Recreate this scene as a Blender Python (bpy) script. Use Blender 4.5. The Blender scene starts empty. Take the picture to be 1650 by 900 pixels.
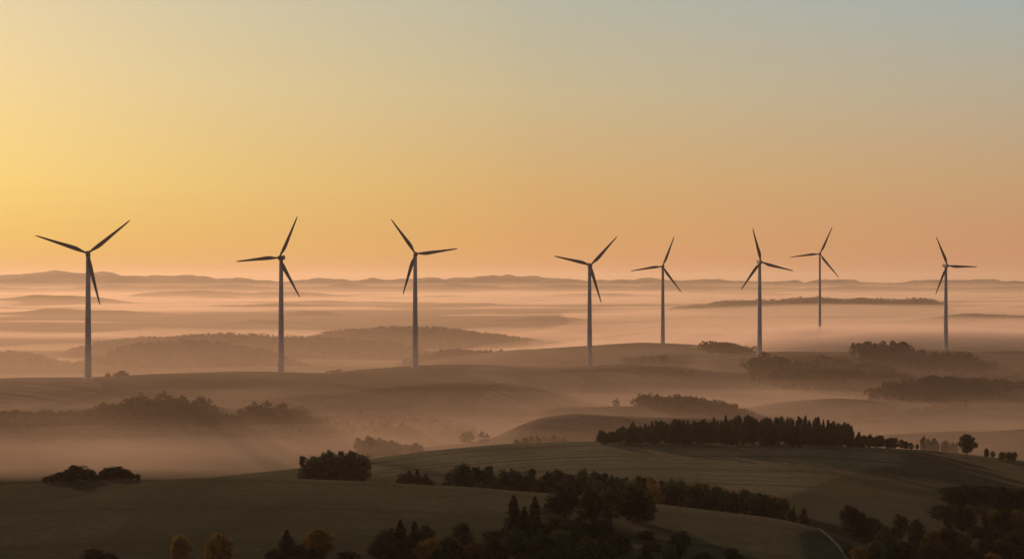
import bpy, math, random
import numpy as np
from mathutils import Vector, Matrix, Euler
random.seed(7); RNG=np.random.default_rng(7)
F=2267.0; ZC=160.0
sc=bpy.context.scene
COL=sc.collection

# ------------------------------------------------------------------ noise
def _hash(ix,iy,seed):
    n=(ix.astype(np.int64)*374761393+iy.astype(np.int64)*668265263+seed*1274126177)&0x7fffffff
    n=((n^(n>>13))*1274126177)&0x7fffffff
    n=(n^(n>>16))&0xffffff
    return n/float(0xffffff)*2-1
def vnoise(x,y,seed=0):
    x=np.asarray(x,float); y=np.asarray(y,float)
    ix=np.floor(x); iy=np.floor(y); fx=x-ix; fy=y-iy
    fx=fx*fx*fx*(fx*(fx*6-15)+10); fy=fy*fy*fy*(fy*(fy*6-15)+10)
    a=_hash(ix,iy,seed); b=_hash(ix+1,iy,seed); c=_hash(ix,iy+1,seed); d=_hash(ix+1,iy+1,seed)
    return (a*(1-fx)+b*fx)*(1-fy)+(c*(1-fx)+d*fx)*fy
def fbm(x,y,seed=0,oct=4):
    s=0;a=1;t=0
    for i in range(oct):
        s=s+a*vnoise(x*2**i+17.3*i,y*2**i-9.1*i,seed+i); t+=a; a*=.5
    return s/t

# ------------------------------------------------------------------ terrain ridges
PXT=np.arange(-3500,5200,4.0)
def table(pts,sm=10):
    p=np.array(pts,float)
    v=np.interp(PXT,p[:,0],p[:,1])
    k=np.exp(-0.5*(np.arange(-3*sm,3*sm+1)/sm)**2); k/=k.sum()
    return np.convolve(np.pad(v,3*sm,mode='edge'),k,'valid')
R=[]
def ridge(pts,depth,wf,wb,ff,fb,sm=6,bump=0.0,bs=30.,forest=0.0):
    dt=table(depth,25) if isinstance(depth,list) else np.full(len(PXT),float(depth))
    pt=table(pts,sm)
    zc=ZC+dt*(450-pt)/F
    s=np.clip((pt-450)/F,0.0,1)
    D=np.maximum(zc-(ZC+fb),8.0)
    zc=zc-s*s*wb*wb/(4*D)
    R.append(dict(d=dt,z=zc,wf=wf,wb=wb,ff=ZC+ff,fb=ZC+fb,bump=bump,bs=bs,forest=forest))
# foreground hill
ridge([(-1500,830),(-400,795),(0,779),(200,771),(400,769),(600,775),(800,786),(1000,806),(1200,829),(1290,842),(1400,880),(1450,903),(1650,990),(2000,1050),(4000,1100)],
      [(-400,530),(0,520),(800,500),(1200,480),(1450,440)],260,120,-100,-165)
# second hill
ridge([(-1500,900),(0,810),(200,786),(300,773),(480,752),(600,736),(700,725),(800,717),(900,712),(1100,710),(1300,713),(1400,719),(1500,727),(1650,743),(2000,770),(4000,800)],
      [(300,780),(600,820),(1000,850),(1400,850),(1650,830)],350,170,-118,-165)
# turbine hills
ridge([(-1800,650),(-300,620),(0,609),(150,607),(300,602),(450,599),(600,602),(750,612),(900,628),(1050,650),(1200,690),(1400,760),(1700,850)],
      [(-300,1340),(0,1355),(150,1362),(450,1488),(900,1420),(1200,1250)],260,230,-134,-175)
ridge([(300,700),(400,630),(550,594),(670,585),(800,589),(950,588),(1100,594),(1250,612),(1400,640),(1600,690),(2000,760)],
      [(550,1520),(670,1548),(950,1690),(1400,1640)],240,240,-134,-175)
ridge([(400,700),(600,606),(700,575),(850,561),(1000,553),(1068,552),(1150,556),(1225,566),(1300,590),(1500,660),(1900,760)],
      [(700,2200),(1068,2200),(1300,2250)],420,300,-134,-175)
ridge([(900,680),(1050,610),(1150,578),(1224,568),(1350,568),(1450,564),(1524,561),(1650,572),(1900,600),(3000,640),(4500,700)],
      [(1050,1850),(1224,1866),(1524,2050),(1900,2100)],330,260,-134,-175)
# secondary swells on the slopes
ridge([(1000,800),(1150,700),(1300,668),(1450,657),(1560,655),(1700,665),(2200,700),(4000,760)],1330,100,90,-138,-160)
ridge([(500,760),(650,690),(800,664),(900,645),(1000,650),(1150,668),(1300,700),(1600,780)],1250,100,80,-138,-160)
ridge([(-900,720),(-200,690),(0,672),(150,652),(300,642),(420,655),(560,690),(700,740)],1190,110,80,-138,-160)
ridge([(900,720),(1050,640),(1150,612),(1300,600),(1450,606),(1560,620),(1700,640),(2300,690)],1600,130,90,-138,-160)
ridge([(300,720),(450,650),(560,636),(680,646),(800,690)],1280,60,60,-138,-160)
ridge([(700,760),(850,690),(1000,676),(1150,684),(1280,700),(1400,760)],1090,70,60,-138,-160)
ridge([(1250,760),(1400,700),(1550,686),(1700,690),(2200,720),(4000,800)],1120,80,60,-138,-160)
ridge([(1150,720),(1280,660),(1400,634),(1520,630),(1650,636),(1800,650),(2300,700)],1460,90,80,-138,-160)
# distant hills in fog
ridge([(0,650),(60,606),(120,585),(200,562),(260,552),(340,551),(420,563),(470,578),(520,602),(600,660)],2400,190,150,-195,-195,4,1.5,25,1)
ridge([(0,600),(100,566),(165,551),(240,544),(370,538),(450,542),(560,546),(660,556),(720,575),(820,640)],2850,230,150,-200,-200,4,2,30,1)
ridge([(420,600),(470,552),(520,535),(600,528),(700,529),(800,539),(880,553),(940,575),(1000,620)],3350,290,200,-200,-200,4,2,30,1)
ridge([(-400,600),(-100,572),(0,568),(60,573),(120,592),(200,640)],2500,170,150,-200,-200,4,2,30,1)
ridge([(600,620),(640,583),(660,574),(720,567),(780,567),(810,570),(860,588),(900,640)],2350,120,120,-190,-190,4,1,25,1)
ridge([(-900,500),(-400,484),(0,483),(60,476),(140,477),(220,489),(300,502),(400,520)],9000,700,700,-180,-180,3,12,260,1)
ridge([(100,500),(180,482),(230,471),(330,469),(400,473),(450,470),(520,471),(570,477),(640,486),(760,500)],12000,900,900,-180,-180,3,14,300,1)
ridge([(1000,520),(1060,500),(1100,494),(1150,488),(1200,486),(1260,486),(1310,482),(1350,483),(1400,479),(1440,480),(1480,476),(1505,480),(1525,489),(1560,512)],6500,350,400,-200,-200,2,8,90,1)
ridge([(400,530),(440,508),(490,499),(530,500),(560,507),(620,530)],6000,250,250,-190,-190,3,5,70,1)
ridge([(-200,520),(0,505),(90,498),(200,501),(300,512),(380,530)],6200,350,350,-190,-190,3,6,90,1)
ridge([(740,530),(800,514),(870,510),(940,513),(1010,530)],5200,260,260,-190,-190,3,5,70,1)
ridge([(-200,545),(0,527),(80,520),(160,526),(230,545)],4600,240,240,-190,-190,3,5,60,1)
ridge([(250,550),(330,522),(420,516),(520,519),(600,528),(680,550)],4900,260,260,-190,-190,3,5,60,1)
ridge([(900,560),(980,540),(1080,533),(1180,536),(1260,560)],3600,200,200,-190,-190,3,4,60,1)
ridge([(1380,530),(1460,514),(1560,508),(1650,510),(1800,530)],5000,240,240,-190,-190,3,5,60,1)
ridge([(1180,530),(1260,512),(1330,508),(1400,512),(1460,530)],5600,240,240,-190,-190,3,5,60,1)
ridge([(550,500),(640,480),(720,475),(800,480),(900,475),(1000,473),(1100,479),(1200,500)],12500,800,800,-180,-180,3,14,300,1)
ridge([(560,510),(650,493),(760,489),(860,494),(980,491),(1080,505)],8200,500,500,-180,-180,3,10,200,1)
ridge([(250,510),(330,494),(430,488),(540,491),(620,505)],7600,450,450,-180,-180,3,9,200,1)
ridge([(1450,515),(1540,498),(1640,493),(1800,497),(2000,510)],7600,450,450,-180,-180,3,9,200,1)
ridge([(-300,470),(0,463),(100,466),(190,461),(300,462),(380,458),(450,463),(560,459),(640,463),(740,459),(820,464),(900,460),(1000,463),(1100,459),(1250,465),(1380,462),(1500,465),(1700,463),(2400,470)],16500,900,1500,-180,-180,2,24,400,1)
ridge([(-3000,450),(-900,446),(-300,449),(0,445),(50,443),(90,437),(130,443),(170,441),(230,449),(290,445),(350,449),(420,451),(460,455),(520,448),(560,450),(600,448),(640,452),(690,446),(720,449),(800,445),(880,448),(930,452),(1000,450),(1080,451),(1150,454),(1200,451),(1260,455),(1350,453),(1420,456),(1520,453),(1650,456),(2400,454),(5000,450)],
      23000,2500,3000,-180,-180,1,70,450,.7)
KS=3.0
def height(x,y,want=False):
    x=np.asarray(x,float); y=np.asarray(y,float); shp=x.shape; x=x.ravel(); y=y.ravel()
    px=825+F*x/np.maximum(y,1.0)
    far=np.clip((y-1900)/1200,0,1); far2=np.clip((y-3500)/4000,0,1)
    base=ZC-152+far*(-30+8*fbm(x/700,y/500,3,3))+far2*(52*fbm(x/1300,y/800,6,3)-1)
    acc=np.exp((base-ZC)/KS); 
    fo=np.clip((base-ZC+165)/14,0,1)*far2*acc
    for r in R:
        d=np.interp(px,PXT,r['d']); t=y-d
        h=np.where(t<0,r['ff'],r['fb'])
        m=np.nonzero((t>-3.2*r['wf'])&(t<3.2*r['wb']))[0]
        if len(m):
            tm=t[m]; xm=x[m]; ym=y[m]; zc=np.interp(px[m],PXT,r['z'])
            w=np.where(tm<0,r['wf'],r['wb']); fl=h[m]
            g=np.exp(-(tm/w)**2)
            hm=fl+np.maximum(zc-fl,0)*g
            if r['bump']:
                hm=hm+g*(r['bump']*fbm(xm/r['bs'],ym/r['bs'],11,3)+r['bump']*2.0*fbm(xm/(r['bs']*7),ym/(r['bs']*7),14,2)*(1 if r['bs']<200 else .3))
            h[m]=hm
        e=np.exp(np.clip((h-ZC)/KS,-200,80))
        acc=acc+e
        if r['forest'] and len(m): fo[m]+=e[m]*r['forest']*np.clip(g*2,0,1)
    H=ZC+KS*np.log(acc)
    near=1-np.clip((y-2500)/2500,0,1)
    fold=np.clip((y-900)/150,0,1)*np.clip((2300-y)/200,0,1)*np.clip((ZC-100-H)/12,0,1)
    H=H+fold*(13*vnoise((x*.85+y*.5)/300,(-x*.5+y*.85)/110,31)+3.5*vnoise((x*.7-y*.7)/150,(x*.7+y*.7)/60,33))
    H=H+near*((1.6+1.8*np.clip((y-950)/200,0,1))*fbm(x/150,y/130,21,3)*np.clip((y-300)/400,0.15,1)+0.25*fbm(x/18,y/18,25,3))
    if want: return H.reshape(shp),(fo/acc).reshape(shp)
    return H.reshape(shp)
def hz(x,y): return float(height(np.array([x]),np.array([y]))[0])
YM=300*np.exp(np.linspace(0,math.log(12),420))
def hits(pxs,pys):
    pxs=np.asarray(pxs,float)[:,None]; pys=np.asarray(pys,float)[:,None]
    Y=YM[None,:]+0*pxs; df=ZC+Y*(450-pys)/F-height(Y*(pxs-825)/F,Y)
    m=df<0; ok=m.any(1); i=np.clip(np.argmax(m,1),1,None); r=np.arange(len(i))
    y0=Y[r,i-1]; y1=Y[r,i]; a=df[r,i-1]; b=df[r,i]; yy=y0+(y1-y0)*np.clip(a/(a-b+1e-9),0,1)
    xx=yy*(pxs[:,0]-825)/F
    return xx[ok],yy[ok]
def hit(px,py):
    x,y=hits([px],[py])
    if not len(x): return None
    return x[0],y[0],hz(x[0],y[0])

def mesh_np(name,verts,quads,mats=(),smooth=False,attr=None):
    me=bpy.data.meshes.new(name)
    verts=np.asarray(verts,np.float32); quads=np.asarray(quads,np.int32)
    me.vertices.add(len(verts)); me.vertices.foreach_set('co',verts.ravel())
    n=len(quads); k=quads.shape[1]
    me.loops.add(n*k); me.loops.foreach_set('vertex_index',quads.ravel())
    me.polygons.add(n); me.polygons.foreach_set('loop_start',np.arange(0,n*k,k,dtype=np.int32))
    if smooth: me.polygons.foreach_set('use_smooth',np.ones(n,bool))
    if attr is not None:
        for an,av in attr.items():
            a=me.attributes.new(an,'FLOAT','POINT'); a.data.foreach_set('value',np.asarray(av,np.float32).ravel())
    me.update(calc_edges=True)
    for m in mats: me.materials.append(m)
    return me
def obj(name,me,parent=None,loc=(0,0,0),**kw):
    o=bpy.data.objects.new(name,me); COL.objects.link(o); o.location=loc
    if parent: o.parent=parent
    for k,v in kw.items(): o[k]=v
    return o

# ------------------------------------------------------------------ materials
def newmat(name):
    m=bpy.data.materials.new(name); m.use_nodes=True; nt=m.node_tree
    for n in list(nt.nodes): nt.nodes.remove(n)
    out=nt.nodes.new('ShaderNodeOutputMaterial'); return m,nt,out
def N(nt,t,**kw):
    n=nt.nodes.new(t)
    for k,v in kw.items():
        if k.startswith('i_'): n.inputs[int(k[2:])].default_value=v
        else: setattr(n,k,v)
    return n
def mixc(nt,f,a,b,mode='MIX'):
    n=nt.nodes.new('ShaderNodeMix'); n.data_type='RGBA'; n.blend_type=mode
    for s,v in ((n.inputs[0],f),(n.inputs[6],a),(n.inputs[7],b)):
        if isinstance(v,bpy.types.NodeSocket): nt.links.new(v,s)
        elif isinstance(v,(int,float)): s.default_value=v
        else: s.default_value=(v[0],v[1],v[2],1)
    return n.outputs[2]
def math_(nt,op,a,b=0.0,c=None):
    n=nt.nodes.new('ShaderNodeMath'); n.operation=op
    for i,v in enumerate((a,b,c)):
        if v is None: continue
        if isinstance(v,bpy.types.NodeSocket): nt.links.new(v,n.inputs[i])
        else: n.inputs[i].default_value=v
    return n.outputs[0]
def maprange(nt,v,a,b,c=0.,d=1.,smooth=True):
    n=nt.nodes.new('ShaderNodeMapRange'); n.interpolation_type='SMOOTHSTEP' if smooth else 'LINEAR'
    nt.links.new(v,n.inputs[0])
    for i,x in enumerate((a,b,c,d)): n.inputs[i+1].default_value=x
    return n.outputs[0]
def noise(nt,vec,scale,detail=4,rough=.55):
    n=nt.nodes.new('ShaderNodeTexNoise'); nt.links.new(vec,n.inputs['Vector'])
    n.inputs['Scale'].default_value=scale; n.inputs['Detail'].default_value=detail; n.inputs['Roughness'].default_value=rough
    return n.outputs['Fac']

gm,nt,out=newmat('grass_fields')
geo=N(nt,'ShaderNodeNewGeometry'); pos=geo.outputs['Position']
vm=N(nt,'ShaderNodeMapping'); nt.links.new(pos,vm.inputs[0]); vm.inputs['Scale'].default_value=(1,1,0)
P=vm.outputs[0]
warp=N(nt,'ShaderNodeVectorMath',operation='MULTIPLY_ADD'); nn=nt.nodes.new('ShaderNodeTexNoise'); nn.inputs['Scale'].default_value=.004; nt.links.new(P,nn.inputs['Vector'])
nt.links.new(nn.outputs['Color'],warp.inputs[0]); warp.inputs[1].default_value=(260,260,0); nt.links.new(P,warp.inputs[2])
vor=N(nt,'ShaderNodeTexVoronoi'); vor.inputs['Scale'].default_value=.0048; nt.links.new(warp.outputs[0],vor.inputs['Vector'])
sep=N(nt,'ShaderNodeSeparateColor'); nt.links.new(vor.outputs['Color'],sep.inputs[0])
spx=N(nt,'ShaderNodeSeparateXYZ'); nt.links.new(pos,spx.inputs[0])
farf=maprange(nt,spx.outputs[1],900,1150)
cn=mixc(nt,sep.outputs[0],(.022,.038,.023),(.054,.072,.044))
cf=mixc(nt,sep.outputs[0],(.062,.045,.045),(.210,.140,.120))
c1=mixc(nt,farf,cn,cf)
ast=N(nt,'ShaderNodeAttribute',attribute_name='stubble'); arow=N(nt,'ShaderNodeAttribute',attribute_name='rows')
c1=mixc(nt,ast.outputs['Fac'],c1,(.150,.148,.098))
n1=noise(nt,P,.02,5); c2=mixc(nt,maprange(nt,n1,.35,.65),mixc(nt,1.0,c1,(.56,.62,.58),'MULTIPLY'),c1)
n2=noise(nt,P,.25,6,.65); c3=mixc(nt,maprange(nt,n2,.3,.7),mixc(nt,1.0,c2,(.48,.50,.47),'MULTIPLY'),c2)
n3=noise(nt,P,2.2,3,.6); c3=mixc(nt,maprange(nt,n3,.35,.7),mixc(nt,1.0,c3,(.5,.52,.5),'MULTIPLY'),c3)
# crop rows that follow the contour, with wheel tracks every few rows
rw=math_(nt,'ADD',arow.outputs['Fac'],math_(nt,'MULTIPLY',noise(nt,P,.006,2),34))
s1=maprange(nt,math_(nt,'SINE',math_(nt,'MULTIPLY',rw,2*math.pi/13)),.2,1)
s2=maprange(nt,math_(nt,'SINE',math_(nt,'MULTIPLY',rw,2*math.pi/47)),.90,1)
brk=maprange(nt,noise(nt,P,.012,3),.4,.6)
c4=mixc(nt,math_(nt,'MULTIPLY',math_(nt,'MULTIPLY',s1,brk),.6),c3,(.018,.021,.013))
c4=mixc(nt,math_(nt,'MULTIPLY',s2,.8),c4,(.014,.015,.010))
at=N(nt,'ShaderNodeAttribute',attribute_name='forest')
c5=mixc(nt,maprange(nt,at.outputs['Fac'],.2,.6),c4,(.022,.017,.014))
b=N(nt,'ShaderNodeBsdfPrincipled'); b.inputs['Roughness'].default_value=1; b.inputs['Specular IOR Level'].default_value=.0
b.inputs['Sheen Weight'].default_value=.09; b.inputs['Sheen Roughness'].default_value=.28; b.inputs['Sheen Tint'].default_value=(.9,.76,.55,1)
nt.links.new(c5,b.inputs['Base Color'])
bp=N(nt,'ShaderNodeBump'); bp.inputs['Strength'].default_value=.8; bp.inputs['Distance'].default_value=.6
nt.links.new(noise(nt,P,.9,5,.7),bp.inputs['Height']); nt.links.new(bp.outputs[0],b.inputs['Normal'])
nt.links.new(b.outputs[0],out.inputs[0])

def leafmat(name,ca,cb):
    m,nt,out=newmat(name)
    tc=N(nt,'ShaderNodeTexCoord'); oi=N(nt,'ShaderNodeObjectInfo')
    ns=noise(nt,tc.outputs['Object'],.55,3)
    c=mixc(nt,maprange(nt,ns,.38,.64),ca,cb)
    rnd=maprange(nt,oi.outputs['Random'],0,1,.65,1.3,False)
    hsv=N(nt,'ShaderNodeHueSaturation'); nt.links.new(c,hsv.inputs['Color']); nt.links.new(rnd,hsv.inputs['Value'])
    d=N(nt,'ShaderNodeBsdfDiffuse'); t=N(nt,'ShaderNodeBsdfTranslucent'); mx=N(nt,'ShaderNodeMixShader',i_0=.22)
    nt.links.new(hsv.outputs[0],d.inputs[0]); nt.links.new(hsv.outputs[0],t.inputs[0])
    nt.links.new(d.outputs[0],mx.inputs[1]); nt.links.new(t.outputs[0],mx.inputs[2]); nt.links.new(mx.outputs[0],out.inputs[0])
    return m
LM=dict(green=leafmat('green_leaves',(.032,.044,.020),(.074,.080,.036)),
        dark=leafmat('needles',(.017,.024,.014),(.040,.048,.025)),
        autumn=leafmat('autumn_leaves',(.11,.072,.022),(.20,.13,.04)),
        wood=leafmat('wood_foliage',(.018,.014,.012),(.040,.028,.021)))
bark,nt,out=newmat('bark'); b=N(nt,'ShaderNodeBsdfDiffuse'); tc=N(nt,'ShaderNodeTexCoord')
nt.links.new(mixc(nt,noise(nt,tc.outputs['Object'],3,4),(.02,.016,.012),(.06,.05,.04)),b.inputs[0]); nt.links.new(b.outputs[0],out.inputs[0])
def paint(name,col,rough=.75,spec=.15,var=.97):
    m,nt,out=newmat(name); b=N(nt,'ShaderNodeBsdfPrincipled'); tc=N(nt,'ShaderNodeTexCoord')
    c=mixc(nt,maprange(nt,noise(nt,tc.outputs['Object'],.35,4),.3,.75),col,[k*var for k in col])
    nt.links.new(c,b.inputs['Base Color']); b.inputs['Roughness'].default_value=rough; b.inputs['Specular IOR Level'].default_value=spec; nt.links.new(b.outputs[0],out.inputs[0]); return m
towerm=paint('tower_paint',(.38,.375,.40),.9,.0); bladem=paint('blade_paint',(.13,.125,.135)); nacm=paint('nacelle_paint',(.15,.145,.15)); doorm=paint('door_paint',(.30,.2,.08)); concm=paint('concrete',(.28,.27,.26),.9,.1,.75)

# ------------------------------------------------------------------ ground
u=np.concatenate([np.linspace(-1.0,-.46,70)[:-1],np.linspace(-.46,.46,760),np.linspace(.46,1.0,70)[1:]])
d=40*np.exp(np.concatenate([np.linspace(0,math.log(300/40),50)[:-1],np.linspace(math.log(300/40),math.log(70000/40),860)]))
U,D=np.meshgrid(u,d); X=U*D
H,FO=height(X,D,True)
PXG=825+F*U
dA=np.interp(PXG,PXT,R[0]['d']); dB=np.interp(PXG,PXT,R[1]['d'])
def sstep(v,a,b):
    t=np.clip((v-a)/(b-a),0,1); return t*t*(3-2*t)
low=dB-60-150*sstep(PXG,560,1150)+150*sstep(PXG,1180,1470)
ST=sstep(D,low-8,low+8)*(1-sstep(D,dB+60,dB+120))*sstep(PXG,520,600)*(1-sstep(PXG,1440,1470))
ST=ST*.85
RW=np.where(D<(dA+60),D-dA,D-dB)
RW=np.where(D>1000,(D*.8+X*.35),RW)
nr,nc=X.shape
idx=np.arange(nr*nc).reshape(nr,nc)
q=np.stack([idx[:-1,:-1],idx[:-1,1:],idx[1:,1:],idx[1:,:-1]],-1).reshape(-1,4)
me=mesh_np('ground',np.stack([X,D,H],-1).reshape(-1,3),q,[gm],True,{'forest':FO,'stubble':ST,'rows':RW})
obj('ground',me,kind='structure',label='rolling grass hills and fields fading into valley mist',category='ground')

# ------------------------------------------------------------------ tree meshes
def quads_at(c,size,rng,flat=None,aspect=1.0):
    n=len(c)
    a=rng.normal(size=(n,3)); a/=np.linalg.norm(a,axis=1)[:,None]
    b_=rng.normal(size=(n,3)); b_-=a*(a*b_).sum(1)[:,None]; b_/=np.linalg.norm(b_,axis=1)[:,None]
    s=size*rng.uniform(.6,1.3,n)[:,None]
    a=a*s*aspect; b_=b_*s
    v=np.stack([c-a*.5,c+b_*.35,c+a*.5,c-b_*.35],1)
    return v.reshape(-1,3)
def decid_pts(rng,n,H=12.,W=4.6,trunk=.18,clumps=20,irr=1.0):
    cc=[]; sk=rng.uniform(-.2,.2,2)*irr
    for i in range(clumps):
        th=rng.uniform(0,2*math.pi); zz=rng.uniform(-.95,.95); rr=math.sqrt(1-zz*abs(zz)*.95 if zz>0 else 1-zz*zz*.7)*rng.uniform(.25,.88)
        zc_=zz*(.40 if zz>0 else .42)*(1+.12*irr*math.sin(th*2+i))
        cc.append((rr*math.cos(th)*W+sk[0]*W*zz,rr*math.sin(th)*W+sk[1]*W*zz,H*(trunk+(1-trunk)*.5)+zc_*H*(1-trunk)))
    cc=np.array(cc); rad=rng.uniform(.15,.38,clumps)*W
    k=rng.integers(0,clumps,n)
    v=rng.normal(size=(n,3)); v/=np.linalg.norm(v,axis=1)[:,None]
    r=rad[k]*np.minimum(np.abs(rng.normal(.72,.27,n)),1.35)
    p=cc[k]+v*r[:,None]*np.array([1,1,.85])
    m=int(n*.2); q_=rng.normal(size=(m,3)); q_/=np.linalg.norm(q_,axis=1)[:,None]; q_*=(rng.uniform(.1,1,m)**.45)[:,None]
    p[:m]=q_*np.array([W*.88,W*.88,H*(1-trunk)*.45])+np.array([0,0,H*(trunk+(1-trunk)*.5)])
    return p
def conif_pts(rng,n,H=14.,W=2.9,trunk=.06):
    t=rng.uniform(0,1,n)**1.35
    nb=9; lay=np.floor(t*16); th=rng.integers(0,nb,n)*2*math.pi/nb+lay*1.7+rng.normal(0,.16,n)
    wid=W*(1-t)**.72*(.78+.35*np.sin(lay*5.3+np.floor(th)*2.1))
    r=wid*np.sqrt(rng.uniform(0.02,1,n))
    z=H*(trunk+(1-trunk)*t)-r*.28+((t*16)%1-.5)*-.3
    return np.stack([r*np.cos(th),r*np.sin(th),z],1)
def q4(n): return np.arange(n*4).reshape(n,4)
def crown(name,pts,size,mat,rng,aspect=1.4):
    v=quads_at(pts,size,rng,aspect=aspect); return mesh_np(name,v,q4(len(pts)),[mat])
def tube(segs,ns=7):
    V=[];Q=[]
    for p0,p1,r0,r1 in segs:
        p0=Vector(p0);p1=Vector(p1); ax=(p1-p0).normalized(); t=ax.orthogonal().normalized(); bb=ax.cross(t); o=len(V)
        for p,r in ((p0,r0),(p1,r1)):
            for i in range(ns):
                a=2*math.pi*i/ns; V.append(p+t*math.cos(a)*r+bb*math.sin(a)*r)
        for i in range(ns): Q.append((o+i,o+(i+1)%ns,o+ns+(i+1)%ns,o+ns+i))
    return V,Q
def trunk_mesh(name,H,rng,conifer=False):
    s=[((0,0,-.8),(0.05,0,H*.12),.34,.24),((.05,0,H*.12),(0,.1,H*.45),.24,.16),((0,.1,H*.45),(0,0,H*.88),.16,.04)]
    for i in range(9 if not conifer else 14):
        z=H*rng.uniform(.2,.7); a=rng.uniform(0,6.28); L=(H*.28 if not conifer else H*.12)*rng.uniform(.6,1)
        s.append(((0,.05,z),(math.cos(a)*L,math.sin(a)*L,z+L*(.6 if not conifer else -.1)),.09,.025))
    V,Q=tube(s); return mesh_np(name,np.array([list(v) for v in V]),Q,[bark],True)
DEC=[];CON=[]
for i in range(8):
    rng=np.random.default_rng(100+i)
    pts=decid_pts(rng,5200,12,[4.6,5.0,4.2,4.8,4.0,5.0,4.6,5.2][i],[.04,.01,.06,.02,.06,.0,.20,.02][i],[34,40,30,34,28,42,40,32][i],0 if i==6 else 1)
    DEC.append({k:crown('crown_'+k,pts,.52,LM[k],np.random.default_rng(5+i)) for k in ('green','autumn','dark')}|{'trunk':trunk_mesh('trunk',12,rng)})
DV=[0,1,2,3,4,5,7]
for i in range(4):
    rng=np.random.default_rng(200+i)
    pts=conif_pts(rng,3200,14,[3.1,3.6,2.8,3.3][i])
    CON.append({'dark':crown('crown_needles',pts,.64,LM['dark'],np.random.default_rng(5+i)),'trunk':trunk_mesh('trunk',14,rng,True)})
LAB={'green':'leafy green tree with dense rounded crown in hedgerow','autumn':'small tree with yellowing autumn leaves on grassy slope','dark':'dark leafy tree in a wood on the hillside','con':'dark pointed conifer standing among other trees'}
def tree(px,ytop,d=None,kind='green',wpx=None,yb=None,var=None,label=None):
    if yb is not None:
        h_=hit(px,yb)
        if h_ is None: return
        d=h_[1]
    X_=(px-825)/F*d; zb=hz(X_,d); zt=ZC+d*(450-ytop)/F
    Ht=min(max(zt-zb,2.5),24)
    con=kind=='con'
    V=random.choice(CON) if con else DEC[random.choice(DV)]; base=14. if con else 12.
    if var is not None: V=DEC[var]
    s=Ht/base
    if wpx: sx=(wpx*d/F)/(6.4 if con else 9.6)
    else: sx=s*random.uniform(.85,1.25)
    root=obj('conifer_tree' if con else 'deciduous_tree',None,loc=(X_,d,zb-.15),label=label or LAB[kind],category='tree',group='trees growing on the hills')
    root.rotation_euler=(0,0,random.uniform(0,6.28))
    t=obj('trunk',V['trunk'],root); c=obj('crown',V['dark' if con else kind],root)
    k=1 if (con or var is not None) else random.uniform(.85,1.15)
    t.scale=(min(sx,s)*1.0,)*2+(s,); c.scale=(sx*k,sx/k,s)
    return root
def rtree(x0,x1,n,topf,d0,d1,kinds,jit=5,w=None):
    for i in range(n):
        px=x0+(x1-x0)*(i+random.uniform(.1,.9))/n
        tree(px,topf(px)+random.uniform(-jit,jit),random.uniform(d0,d1),random.choice(kinds),None if w is None else w*random.uniform(.8,1.25))
L=lambda *p:(lambda px:float(np.interp(px,[a for a,_ in p],[b for _,b in p])))
# wood on second hill crest
rtree(965,1385,60,L((960,697),(990,688),(1030,681),(1100,676),(1200,670),(1300,671),(1360,680),(1390,694)),862,895,['con','dark','dark','con'],5,18)
rtree(968,1375,36,L((960,700),(1030,688),(1200,681),(1300,683),(1390,697)),846,860,['dark','dark','dark'],5,19)
rtree(1380,1480,13,L((1380,699),(1430,702),(1480,713)),860,880,['dark','dark'],2)
tree(1558,697,836,'dark',32,None,6,'lone round-crowned tree with bare trunk on grassy crest')
rtree(1588,1640,6,L((1588,722),(1640,728)),838,850,['dark','green'],2)
# hedgerow behind foreground hill
rtree(738,830,8,L((738,743),(775,737),(830,745)),585,640,['dark','dark','green'],2,48)
rtree(838,900,5,L((838,752),(870,745),(900,755)),585,630,['dark'],2,48)
rtree(905,1000,9,L((905,760),(960,755),(1000,765)),590,640,['dark','green'],3,44)
rtree(1000,1262,26,L((1000,765),(1060,767),(1130,777),(1200,789),(1262,802)),585,640,['dark','green','green','dark','autumn'],4,40)
rtree(1264,1296,3,L((1264,815),(1296,812)),520,560,['dark','green'],3,20)
rtree(492,586,12,L((492,732),(520,723),(570,724),(586,732)),690,745,['dark','dark','green'],2,34)
rtree(645,700,6,L((645,755),(665,752),(700,770)),640,680,['dark'],2,26)
for px,yt,w_ in [(74,765,14),(86,761,18),(98,758,22),(112,752,30),(128,746,44),(144,755,24),(154,764,12),(164,759,18),(173,752,28),(186,748,42),(201,753,28),(213,761,16),(222,767,10)]:
    tree(px,yt,random.uniform(524,532),'dark',w_,None,5)
rtree(575,678,10,L((575,706),(600,700),(640,712),(678,714)),985,1020,['dark','green'],2,26)
rtree(822,915,9,L((822,706),(870,699),(915,704)),960,1010,['green'],3,18)
rtree(1485,1545,6,L((1485,700),(1515,702),(1545,716)),960,1010,['green'],4,16)
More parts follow.
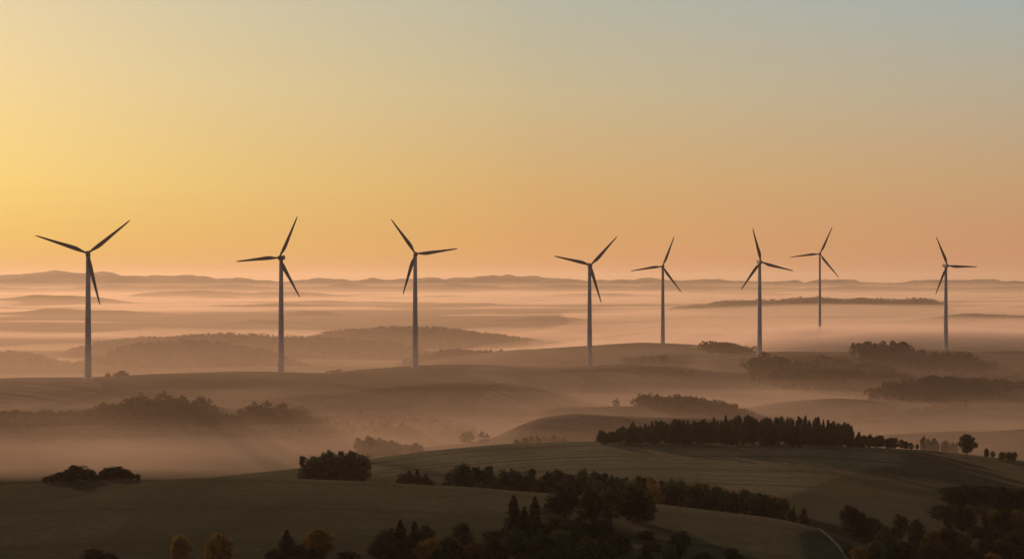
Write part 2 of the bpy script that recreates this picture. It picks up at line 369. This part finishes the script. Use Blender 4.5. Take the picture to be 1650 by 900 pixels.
# foreground clusters (top, base)
for px,yt,yb,k,w_ in [
 (905,781,842,'dark',58),(950,785,840,'green',50),(984,779,842,'green',52),(1020,783,840,'dark',54),(1042,801,842,'green',36),
 (828,797,876,'con',44),(862,799,872,'con',42),(845,815,884,'con',44),
 (890,822,868,'green',48),(930,830,880,'dark',52),(968,833,886,'dark',52),(900,848,895,'green',50),(1000,855,893,'dark',42),
 (830,848,900,'dark',48),(870,854,906,'dark',52),(945,861,912,'green',56),(800,870,915,'dark',48),(910,874,918,'dark',54),(980,878,918,'dark',48),(1040,873,905,'con',32),(1096,851,900,'dark',38),(1080,874,905,'green',34),
 (622,848,888,'dark',38),(645,836,892,'con',38),(668,839,890,'con',38),(686,843,888,'dark',38),(608,867,898,'dark',34),(655,865,900,'dark',46),(690,864,906,'autumn',48),(742,839,893,'green',44),(722,864,900,'dark',42),(765,870,905,'autumn',42),(630,872,905,'dark',40),(712,880,912,'dark',44),
 (292,856,912,'autumn',38),(350,858,905,'autumn',58),(462,853,908,'con',48),(512,848,906,'autumn',60),(486,876,912,'dark',46),(442,882,912,'dark',40),(150,882,915,'dark',50),(176,888,915,'dark',40),(1135,888,912,'dark',44),(560,886,912,'dark',44),(1180,880,908,'dark',30)]:
    tree(px,yt,None,k,w_,yb)
for px,yt,yb,k,w_ in [(1371,811,862,'dark',42),(1390,824,866,'dark',36),(1406,830,868,'dark',36),(1428,847,884,'green',44),(1450,826,872,'dark',36),(1478,834,880,'dark',40),(1502,852,890,'autumn',36),(1412,870,902,'green',44),(1455,870,908,'dark',46),(1436,864,898,'green',36),(1530,844,892,'dark',42),(1552,856,900,'green',38),(1588,864,905,'dark',40),(1610,870,905,'dark',38),(1634,854,902,'dark',44),(1495,878,914,'dark',42),(1520,878,918,'dark',44),(1565,882,922,'dark',44),(1600,888,924,'autumn',38),(1645,882,920,'dark',44),(1385,878,910,'autumn',34)]:
    tree(px,yt,None,k,w_,yb)
rtree(1520,1600,13,L((1515,788),(1560,777),(1600,783)),650,710,['dark','dark','green'],3,30)
rtree(1604,1670,10,L((1600,783),(1665,787)),650,700,['dark','dark'],3,30)
rtree(1508,1570,7,L((1500,812),(1560,810)),610,645,['dark','green'],3,28)
rtree(1590,1665,8,L((1585,820),(1665,814)),600,640,['dark','dark','autumn'],4,30)
# low shrubs between the trees
for i in range(20):
    px=random.uniform(790,1060); yb=random.uniform(862,905); tree(px,yb-random.uniform(14,22),None,random.choice(['dark','dark','green']),random.uniform(28,44),yb)
for i in range(24):
    px=random.uniform(1370,1655); yb=random.uniform(868,908); tree(px,yb-random.uniform(14,24),None,random.choice(['dark','dark','green']),random.uniform(26,40),yb)
for i in range(10):
    px=random.uniform(600,790); yb=random.uniform(888,908); tree(px,yb-random.uniform(12,18),None,random.choice(['dark','green']),random.uniform(26,40),yb)

# ------------------------------------------------------------------ woods (masses)
def woodgeo(nv,rng):
    p=decid_pts(rng,nv,12,5.2,.02,14)
    return quads_at(p,(1.4 if nv>150 else 2.0)*(math.sqrt(110/nv)*.85 if nv<100 else 1),rng,aspect=1.3)
WG={n:[woodgeo(n,np.random.default_rng(300+i+n)) for i in range(6)] for n in (260,110,50)}
def plant(X,Y,hgt,lod,label,wmul=1.0):
    Z=height(X,Y); VN=vnoise(X/50,Y/50,5); V=[]
    for x,y,z,vn in zip(X,Y,Z,VN):
        g=random.choice(WG[lod]); s=hgt/12*random.uniform(.65,1.15)*(1+.35*vn); a=random.uniform(0,6.28)
        c,si=math.cos(a),math.sin(a); w=s*random.uniform(.9,1.35)*wmul
        V.append(np.stack([x+(g[:,0]*c-g[:,1]*si)*w,y+(g[:,0]*si+g[:,1]*c)*w,z-.6+g[:,2]*s],1))
    V=np.concatenate(V)
    obj('woodland',mesh_np('woodland',V,q4(len(V)//4),[LM['wood']]),kind='stuff',label=label,category='wood')
def wood(lines,n,hgt,lod,label,jd=0.0,jx=4.0):
    xs=[l[0] for l in lines]
    px=RNG.uniform(xs[0],xs[-1],n); lo=np.interp(px,xs,[l[1] for l in lines]); hi=np.interp(px,xs,[l[2] for l in lines])
    x,y=hits(px,RNG.uniform(lo,hi)); y=y+RNG.uniform(-.3,1,len(y))*jd; x=x+RNG.normal(0,jx,len(x))
    plant(x,y,hgt,lod,label)
wd='misty broadleaf wood on the lower hillside'
wood([(-60,696,704),(10,690,702),(60,682,700),(110,676,700),(180,668,704),(240,660,704),(335,655,690)],560,13,260,wd)
wood([(325,690,706),(380,686,706),(430,682,708),(560,682,708),(660,688,710),(760,700,716)],560,15,260,wd)
wood([(1030,651,656),(1060,651,658),(1150,660,670),(1200,670,680)],220,10,260,'small hazy copse on grassy slope',25,9)
wood([(1235,602,612),(1280,600,626),(1400,606,640),(1480,620,650),(1530,636,654)],900,15,110,'large hazy wood across the slope',45,14)
wood([(1375,567,570),(1410,563,568),(1465,566,570)],90,13,110,'dark copse on the skyline of turbine hill',30)
wood([(1140,566,569),(1210,566,570)],80,12,110,'dark copse on the skyline of turbine hill',30)
wood([(1410,580,586),(1480,580,594),(1570,594,602)],260,14,110,'hazy wood below the turbine hill',30,14)
wood([(1540,628,640),(1600,622,646),(1670,618,650)],420,13,110,'hazy wood on the far slope',40,14)
wood([(1375,668,672),(1450,664,672),(1550,662,668)],110,8,110,'low hedge and bushes along a field')
wood([(1098,601,602),(1124,601,602)],6,6,110,'pair of bushy trees in open field')
wood([(1005,582,585),(1075,580,584)],32,8,110,'hazy bushes on grassy slope')
wood([(1315,576,578),(1328,576,578)],3,8,110,'lone bush on the skyline')
wood([(1595,658,661),(1650,658,662)],22,5,110,'low hedge along a field')
def crestwood(x0,x1,d,dj,n,hgt,lod,label,wm=1.2):
    y=d+RNG.uniform(-dj,dj,n); x=(RNG.uniform(x0,x1,n)-825)/F*y
    plant(x,y,hgt,lod,label,wm)
cw='distant wooded ridge standing out of the fog'
crestwood(90,500,2360,160,1300,5.5,50,cw,1.6)
crestwood(110,700,2830,160,1300,5.5,50,cw,1.8)
crestwood(480,900,3300,200,1200,6,50,cw,1.9)
crestwood(-100,110,2470,120,450,5.5,50,cw,1.6)
crestwood(650,812,2340,60,260,8,110,cw)
crestwood(1080,1520,6450,200,420,8,50,cw,1.6)
crestwood(48,135,1520,25,60,13,110,'bushy trees behind the hill crest')
crestwood(172,205,1440,15,12,6,110,'bushy trees behind the hill crest')
crestwood(365,440,1650,30,50,13,110,'bushy trees behind the hill crest')
crestwood(472,545,1640,30,50,13,110,'bushy trees behind the hill crest')

# ------------------------------------------------------------------ wind turbines
def lathe(name,prof,mat,ns=32,axis='z'):
    V=[];Q=[]
    for r,z in prof:
        for i in range(ns):
            a=2*math.pi*i/ns
            V.append((r*math.cos(a),r*math.sin(a),z) if axis=='z' else (r*math.cos(a),z,r*math.sin(a)))
    for j in range(len(prof)-1):
        for i in range(ns): Q.append((j*ns+i,j*ns+(i+1)%ns,(j+1)*ns+(i+1)%ns,(j+1)*ns+i))
    return mesh_np(name,V,Q,[mat],True)
TH=120.
prof=[(0.01,-3),(3.5,-3),(3.5,0.0)]
for a,b_ in ((0,30),(30,60),(60,90),(90,118)):
    ra=3.3-1.35*a/118; rb=3.3-1.35*b_/118
    prof+= [(ra,a+.15)]+[(ra+(rb-ra)*k/6,a+(b_-a)*k/6) for k in range(1,6)]+[(rb,b_-.15),(rb+.03,b_-.1),(rb+.03,b_+.1)]
prof+=[(1.9,118.2),(0.01,118.3)]
tower_me=lathe('tower',prof,towerm)
found_me=lathe('foundation',[(0.01,-4),(5.5,-4),(5.5,.1),(5.2,.2),(0.01,.2)],concm)
yaw_me=lathe('yaw_collar',[(.01,117.6),(2.25,117.6),(2.25,118.7),(.01,118.7)],nacm)
import bmesh
def bevbox(name,sx,sy,sz,mat,taper=.8,bev=.5):
    bm=bmesh.new(); bmesh.ops.create_cube(bm,size=1)
    for v in bm.verts:
        k=taper if v.co.y>0 else 1
        v.co.x*=sx*k; v.co.z*=sz*k; v.co.y*=sy
    bmesh.ops.bevel(bm,geom=bm.edges[:],offset=bev,segments=4,affect='EDGES',profile=.6)
    me=bpy.data.meshes.new(name); bm.to_mesh(me); bm.free(); me.materials.append(mat)
    for p in me.polygons: p.use_smooth=True
    return me
nac_me=bevbox('nacelle',4.4,12,4.4,nacm,.78,.9)
cool_me=bevbox('cooler',2.6,1.6,1.0,nacm,1,.12)
hub_me=lathe('hub',[(.01,-3.2),(.7,-3.0),(1.3,-2.5),(1.75,-1.6),(1.95,-.5),(1.95,.9),(1.6,1.3),(.01,1.4)],nacm,28,'y')
def blade_mesh():
    st=[(0,1.9,1.9,0),(.03,1.9,1.9,0),(.07,2.2,1.6,8),(.13,3.2,1.05,13),(.20,4.1,.8,12),(.28,4.1,.62,9),(.4,3.6,.48,6),(.52,3.0,.37,4),(.65,2.45,.28,2.5),(.78,1.95,.2,1.2),(.9,1.5,.13,.4),(.96,1.1,.09,0),(.99,.6,.06,0),(1,.12,.03,0)]
    n=18; V=[];Q=[]
    for t,c,th,tw in st:
        tw=math.radians(tw); z=1.2+46.8*t
        bl=min(1,max(0,(t-.03)/.12))
        for i in range(n):
            a=2*math.pi*i/n; cx=math.cos(a); sy=math.sin(a)
            x_=c*.5*cx; y_=th*.5*sy*(1-bl*(.55*(1-cx)/2)) 
            x_+=bl*(-c*.5+.95)*1.0*0.55
            V.append((-(x_*math.cos(tw)-y_*math.sin(tw)),x_*math.sin(tw)+y_*math.cos(tw)-.9*t*t*2,z))
    for j in range(len(st)-1):
        for i in range(n): Q.append((j*n+i,j*n+(i+1)%n,(j+1)*n+(i+1)%n,(j+1)*n+i))
    return mesh_np('blade',V,Q,[bladem],True)
blade_me=blade_mesh()
door_me=bevbox('door',1.3,.25,2.5,doorm,1,.06); step_me=bevbox('steps',1.8,2.2,1.0,concm,1,.05)
TB=[(142,408,1360,(51,167.5,289.5),51,14,0),(453,415,1486,(26,151,265.5),48,-12,0),(669,409,1545,(324.5,83,198),46.5,10,0),(950,427,1690,(43.5,164.5,283.5),47,12,0),
    (1068,429,2194,(22,144,262),50,-12,0),(1224,422,1863,(345,105,218),46,10,0),(1321,409,2473,(24.5,142,264),52,-12,0),(1524,428,2045,(336,92,206),46,12,0)]
for px,py,dd,ang,bl,yaw,_ in TB:
    x=(px-825)/F*dd; zb=hz(x,dd); zh=ZC+dd*(450-py)/F; s=(zh-1.0-zb)/TH
    print('TURB',px,'base py',450-(zb-ZC)*F/dd,'hub h',zh-zb)
    fog=px==1321
    root=obj('wind_turbine',None,loc=(x,dd,zb),category='wind turbine',group='wind turbines along the ridge',
        label='grey three-bladed wind turbine, tower foot lost in fog' if fog else 'grey three-bladed wind turbine standing on grassy hill crest')
    root.rotation_euler=(0,0,math.radians(yaw))
    t=obj('tower',tower_me,root); t.scale=(.85,.85,s) if fog else (1,1,s)
    obj('foundation',found_me,root)
    if not fog:
        dr=obj('door',door_me,t,(0,-3.28,2.4/s)); dr.scale=(1,1,1/s)
        obj('steps',step_me,root,(0,-4.3,.7))
    nz=zh-zb
    obj('nacelle',nac_me,root,(0,2.2,nz))
    y_=obj('yaw_collar',yaw_me,root,(0,0,nz-TH-.6+0.0))
    obj('cooler',cool_me,root,(0,6.2,nz+2.1))
    rt=obj('rotor',hub_me,root,(0,-5.2,nz)); 
    for a in ang:
        bo=obj('blade',blade_me,rt); bo.rotation_euler=(0,math.radians(a),0); bo.scale=(1,1,bl/48.)

# ------------------------------------------------------------------ farm track
pts=[hit(px,py) for px,py in [(1262,832),(1282,838),(1300,844),(1320,853),(1336,864),(1348,876),(1358,888),(1366,900),(1372,915)]]
pts=[p for p in pts if p]
if len(pts)>3:
    P3=np.array(pts); tt=np.linspace(0,len(P3)-1,60); xs=np.interp(tt,range(len(P3)),P3[:,0]); ys=np.interp(tt,range(len(P3)),P3[:,1])
    k=np.ones(7)/7; xs[3:-3]=np.convolve(xs,k,'valid'); ys[3:-3]=np.convolve(ys,k,'valid')
    dx=np.gradient(xs); dy=np.gradient(ys); l=np.hypot(dx,dy); nx=-dy/l; ny=dx/l
    V=[]
    for j in range(-2,3):
        a=xs+nx*j*.38; b_=ys+ny*j*.38; V.append(np.stack([a,b_,height(a,b_)+.22-(.1 if abs(j)==2 else 0)],1))
    V=np.concatenate(V); Q=[(j*60+i,j*60+i+1,(j+1)*60+i+1,(j+1)*60+i) for j in range(4) for i in range(59)]
    tm=paint('track_gravel',(.14,.12,.10),.95,0,.8)
    obj('farm_track',mesh_np('farm_track',V,Q,[tm],True),kind='structure',label='pale gravel farm track curving down hillside',category='track')

# ------------------------------------------------------------------ haze and fog
TINT=(1,.755,.57); GG=.32
def volmat(name,mfp,col=TINT,g=GG):
    # scattering albedo = col, extinction equal in all channels (scatter + absorb)
    m,nt,out=newmat(name); v=N(nt,'ShaderNodeVolumeScatter'); v.inputs['Color'].default_value=(*col,1); v.inputs['Density'].default_value=1./mfp; v.inputs['Anisotropy'].default_value=g
    ab=N(nt,'ShaderNodeVolumeAbsorption'); ab.inputs['Color'].default_value=(*col,1); ab.inputs['Density'].default_value=1./mfp
    ad=N(nt,'ShaderNodeAddShader'); nt.links.new(v.outputs[0],ad.inputs[0]); nt.links.new(ab.outputs[0],ad.inputs[1])
    nt.links.new(ad.outputs[0],out.inputs['Volume']); return m
def slab(name,x0,x1,y0,y1,z0,zt,mfp,label,nx=2,ny=2,topf=None,col=TINT,g=GG):
    xs=np.linspace(x0,x1,nx); ys=np.geomspace(y0,y1,ny) if y0>0 else np.linspace(y0,y1,ny)
    Xg,Yg=np.meshgrid(xs,ys); T=np.full_like(Xg,zt) if topf is None else topf(Xg,Yg); T=np.maximum(T,z0+.5)
    n=nx*ny; V=np.concatenate([np.stack([Xg,Yg,T],-1).reshape(-1,3),np.stack([Xg,Yg,np.full_like(Xg,z0)],-1).reshape(-1,3)])
    I=np.arange(n).reshape(ny,nx); Q=[np.stack([I[:-1,:-1],I[:-1,1:],I[1:,1:],I[1:,:-1]],-1).reshape(-1,4)]
    Q.append(Q[0][:,::-1]+n)
    for line,fl in ((I[0],0),(I[-1],1),(I[:,0],1),(I[:,-1],0)):
        q=np.stack([line[:-1],line[1:],line[1:]+n,line[:-1]+n],-1); Q.append(q if fl else q[:,::-1])
    obj(name,mesh_np(name,V,np.concatenate(Q),[volmat(name,mfp,col,g)]),kind='stuff',label=label,category='mist')
slab('haze',-47000,47000,-3000,66000,-400,ZC+260,38000,'thin warm morning haze over the whole landscape',col=(1,.8,.62))
slab('haze',-46000,46000,700,65000,-390,ZC-38,46000,'warm haze lying between the hills')
slab('haze',-45500,45500,710,64500,-388,ZC-62,32000,'warm haze lying between the hills')
slab('haze',-4000,4000,900,2050,-385,ZC-55,5200,'warm haze lying between the hills',160,3,lambda x,y:ZC-55-32*sstep(x,-250,450))
slab('haze',-45000,45000,880,64000,-380,ZC-104,7500,'warm haze lying between the hills')
for k,(top,mf) in enumerate([(-102,1300),(-112,900),(-122,540)]):
    slab('valley_mist',-3000-9*k,3000+9*k,890+4*k,1780-8*k,-370+3*k,0,mf,'pale mist pooled on valley floor',120,60,
         lambda x,y,top=top,k=k:ZC+top+(9-1.5*k)*fbm(x/(320-40*k),y/170,40+k,3)-5*sstep(x,-100,300)-45*np.clip((y-1540)/220,0,1)-6*np.clip((x-300)/200,0,1)*np.clip((y-1320)/150,0,1))
def seatop(x,y):
    n=fbm(x/800,y/340,50,4)
    lf=np.clip((500-x)/500,0,1)
    return ZC-169+16*n*(1+1.4*np.clip((y-4000)/4000,0,1))+ np.clip((y-3400)/6000,0,1)*22+lf*(1+.4*fbm(x/300,y/100,54,3))*(26*np.exp(-((y-2600)/70)**2)+30*np.exp(-((y-3050)/80)**2)+30*np.exp(-((y-3720)/140)**2))
slab('fog_bank',-16000,16000,2200,24000,-360,0,240,'sea of low fog filling the wide valley',420,420,seatop)
# thin, overlapping banks filling the basin behind the turbine hill
for k,(top,x0,rl,y0,y1,mf,cc) in enumerate([(-79,60,480,2140,2700,100,(1,.735,.585)),(-90,-150,700,2125,3300,560,(1,.735,.58)),(-103,-420,900,2110,3900,560,(1,.74,.575))]):
    def b7(x,y,top=top,x0=x0,rl=rl,k=k):
        side=np.clip((x-x0-220*fbm(x/300,y/200,70+k,3))/rl,0,1); side=side*side*(3-2*side)
        side2=1-np.clip((x-760-160*fbm(x/260,y/180,75,3))/420,0,1)*(k==0)*.22
        return ZC-170+(170+top+(2+6*k)*fbm(x/240,y/80,60+k,3)+(1.5+4*k)*vnoise(x/600,y/220,64+k)-60*np.clip((y-2500)/200,0,1)*(k==0))*side*side2
    slab('fog_bank',-900-10*k,4200+10*k,y0,y1,-350+4*k,0,mf,'drifting fog bank around turbine foot',220,110,b7,cc)
slab('fog_bank',200,6000,4700,6150,-345,0,700,'low fog bank below the far ridge',120,50,lambda x,y:ZC-165+66*np.exp(-((y-5450)/520)**4-((x-2000)/2000)**4)+12*fbm(x/400,y/150,61,3))

# ------------------------------------------------------------------ world
SA=-31.0; SE=8.0
def lin(c): return tuple(((v/255.)/12.92 if v/255.<=.04045 else ((v/255.+.055)/1.055)**2.4) for v in c)
w=bpy.data.worlds.new('World'); sc.world=w; w.use_nodes=True; nt=w.node_tree
for n in list(nt.nodes): nt.nodes.remove(n)
wo=N(nt,'ShaderNodeOutputWorld')
tc=N(nt,'ShaderNodeTexCoord'); sx=N(nt,'ShaderNodeSeparateXYZ'); nt.links.new(tc.outputs['Generated'],sx.inputs[0])
az=math_(nt,'MULTIPLY',math_(nt,'ARCTAN2',sx.outputs[0],sx.outputs[1]),57.29578)
zz=sx.outputs[2]
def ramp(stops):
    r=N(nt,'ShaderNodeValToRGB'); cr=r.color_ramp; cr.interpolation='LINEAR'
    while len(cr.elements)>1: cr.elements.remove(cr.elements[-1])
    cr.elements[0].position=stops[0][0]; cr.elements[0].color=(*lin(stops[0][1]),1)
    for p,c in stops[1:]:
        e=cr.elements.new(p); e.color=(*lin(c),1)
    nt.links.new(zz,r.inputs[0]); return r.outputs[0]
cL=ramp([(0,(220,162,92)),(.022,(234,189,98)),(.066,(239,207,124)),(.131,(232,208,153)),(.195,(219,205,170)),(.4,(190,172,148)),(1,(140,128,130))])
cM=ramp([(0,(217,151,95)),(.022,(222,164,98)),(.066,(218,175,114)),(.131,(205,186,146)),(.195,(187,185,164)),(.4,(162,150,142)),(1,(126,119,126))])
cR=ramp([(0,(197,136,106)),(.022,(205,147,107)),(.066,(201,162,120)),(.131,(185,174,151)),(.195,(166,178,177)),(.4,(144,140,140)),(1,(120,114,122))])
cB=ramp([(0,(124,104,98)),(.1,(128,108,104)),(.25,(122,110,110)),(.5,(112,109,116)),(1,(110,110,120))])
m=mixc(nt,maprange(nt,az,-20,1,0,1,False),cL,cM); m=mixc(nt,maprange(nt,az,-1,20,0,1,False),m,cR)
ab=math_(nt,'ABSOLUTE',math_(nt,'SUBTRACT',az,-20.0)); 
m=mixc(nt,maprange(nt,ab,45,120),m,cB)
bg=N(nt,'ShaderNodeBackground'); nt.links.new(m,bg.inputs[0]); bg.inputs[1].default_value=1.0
sky=N(nt,'ShaderNodeTexSky'); sky.sky_type='NISHITA'; sky.sun_disc=False; sky.sun_elevation=math.radians(SE); sky.sun_rotation=math.radians(SA); sky.dust_density=4; sky.air_density=1.5
bg2=N(nt,'ShaderNodeBackground'); nt.links.new(sky.outputs[0],bg2.inputs[0]); bg2.inputs[1].default_value=.05
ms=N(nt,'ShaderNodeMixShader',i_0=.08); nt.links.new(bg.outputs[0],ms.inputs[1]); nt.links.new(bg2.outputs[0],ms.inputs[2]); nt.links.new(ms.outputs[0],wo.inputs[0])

sl=bpy.data.lights.new('sun','SUN'); sl.energy=4.2; sl.angle=math.radians(.5); sl.color=(1,.64,.42)
so=bpy.data.objects.new('sun',sl); COL.objects.link(so)
a=math.radians(SA); e=math.radians(SE)
so.rotation_euler=Vector((math.sin(a)*math.cos(e),math.cos(a)*math.cos(e),math.sin(e))).to_track_quat('Z','Y').to_euler()
so.location=(-500,800,400)

cam=bpy.data.cameras.new('camera'); cam.sensor_width=36; cam.lens=F/1650*36; cam.clip_start=1; cam.clip_end=120000
co=bpy.data.objects.new('camera',cam); COL.objects.link(co); co.location=(0,0,ZC); co.rotation_euler=(math.radians(90),0,0)
sc.camera=co
sc.view_settings.view_transform='Standard'; sc.view_settings.look='None'; sc.view_settings.exposure=0
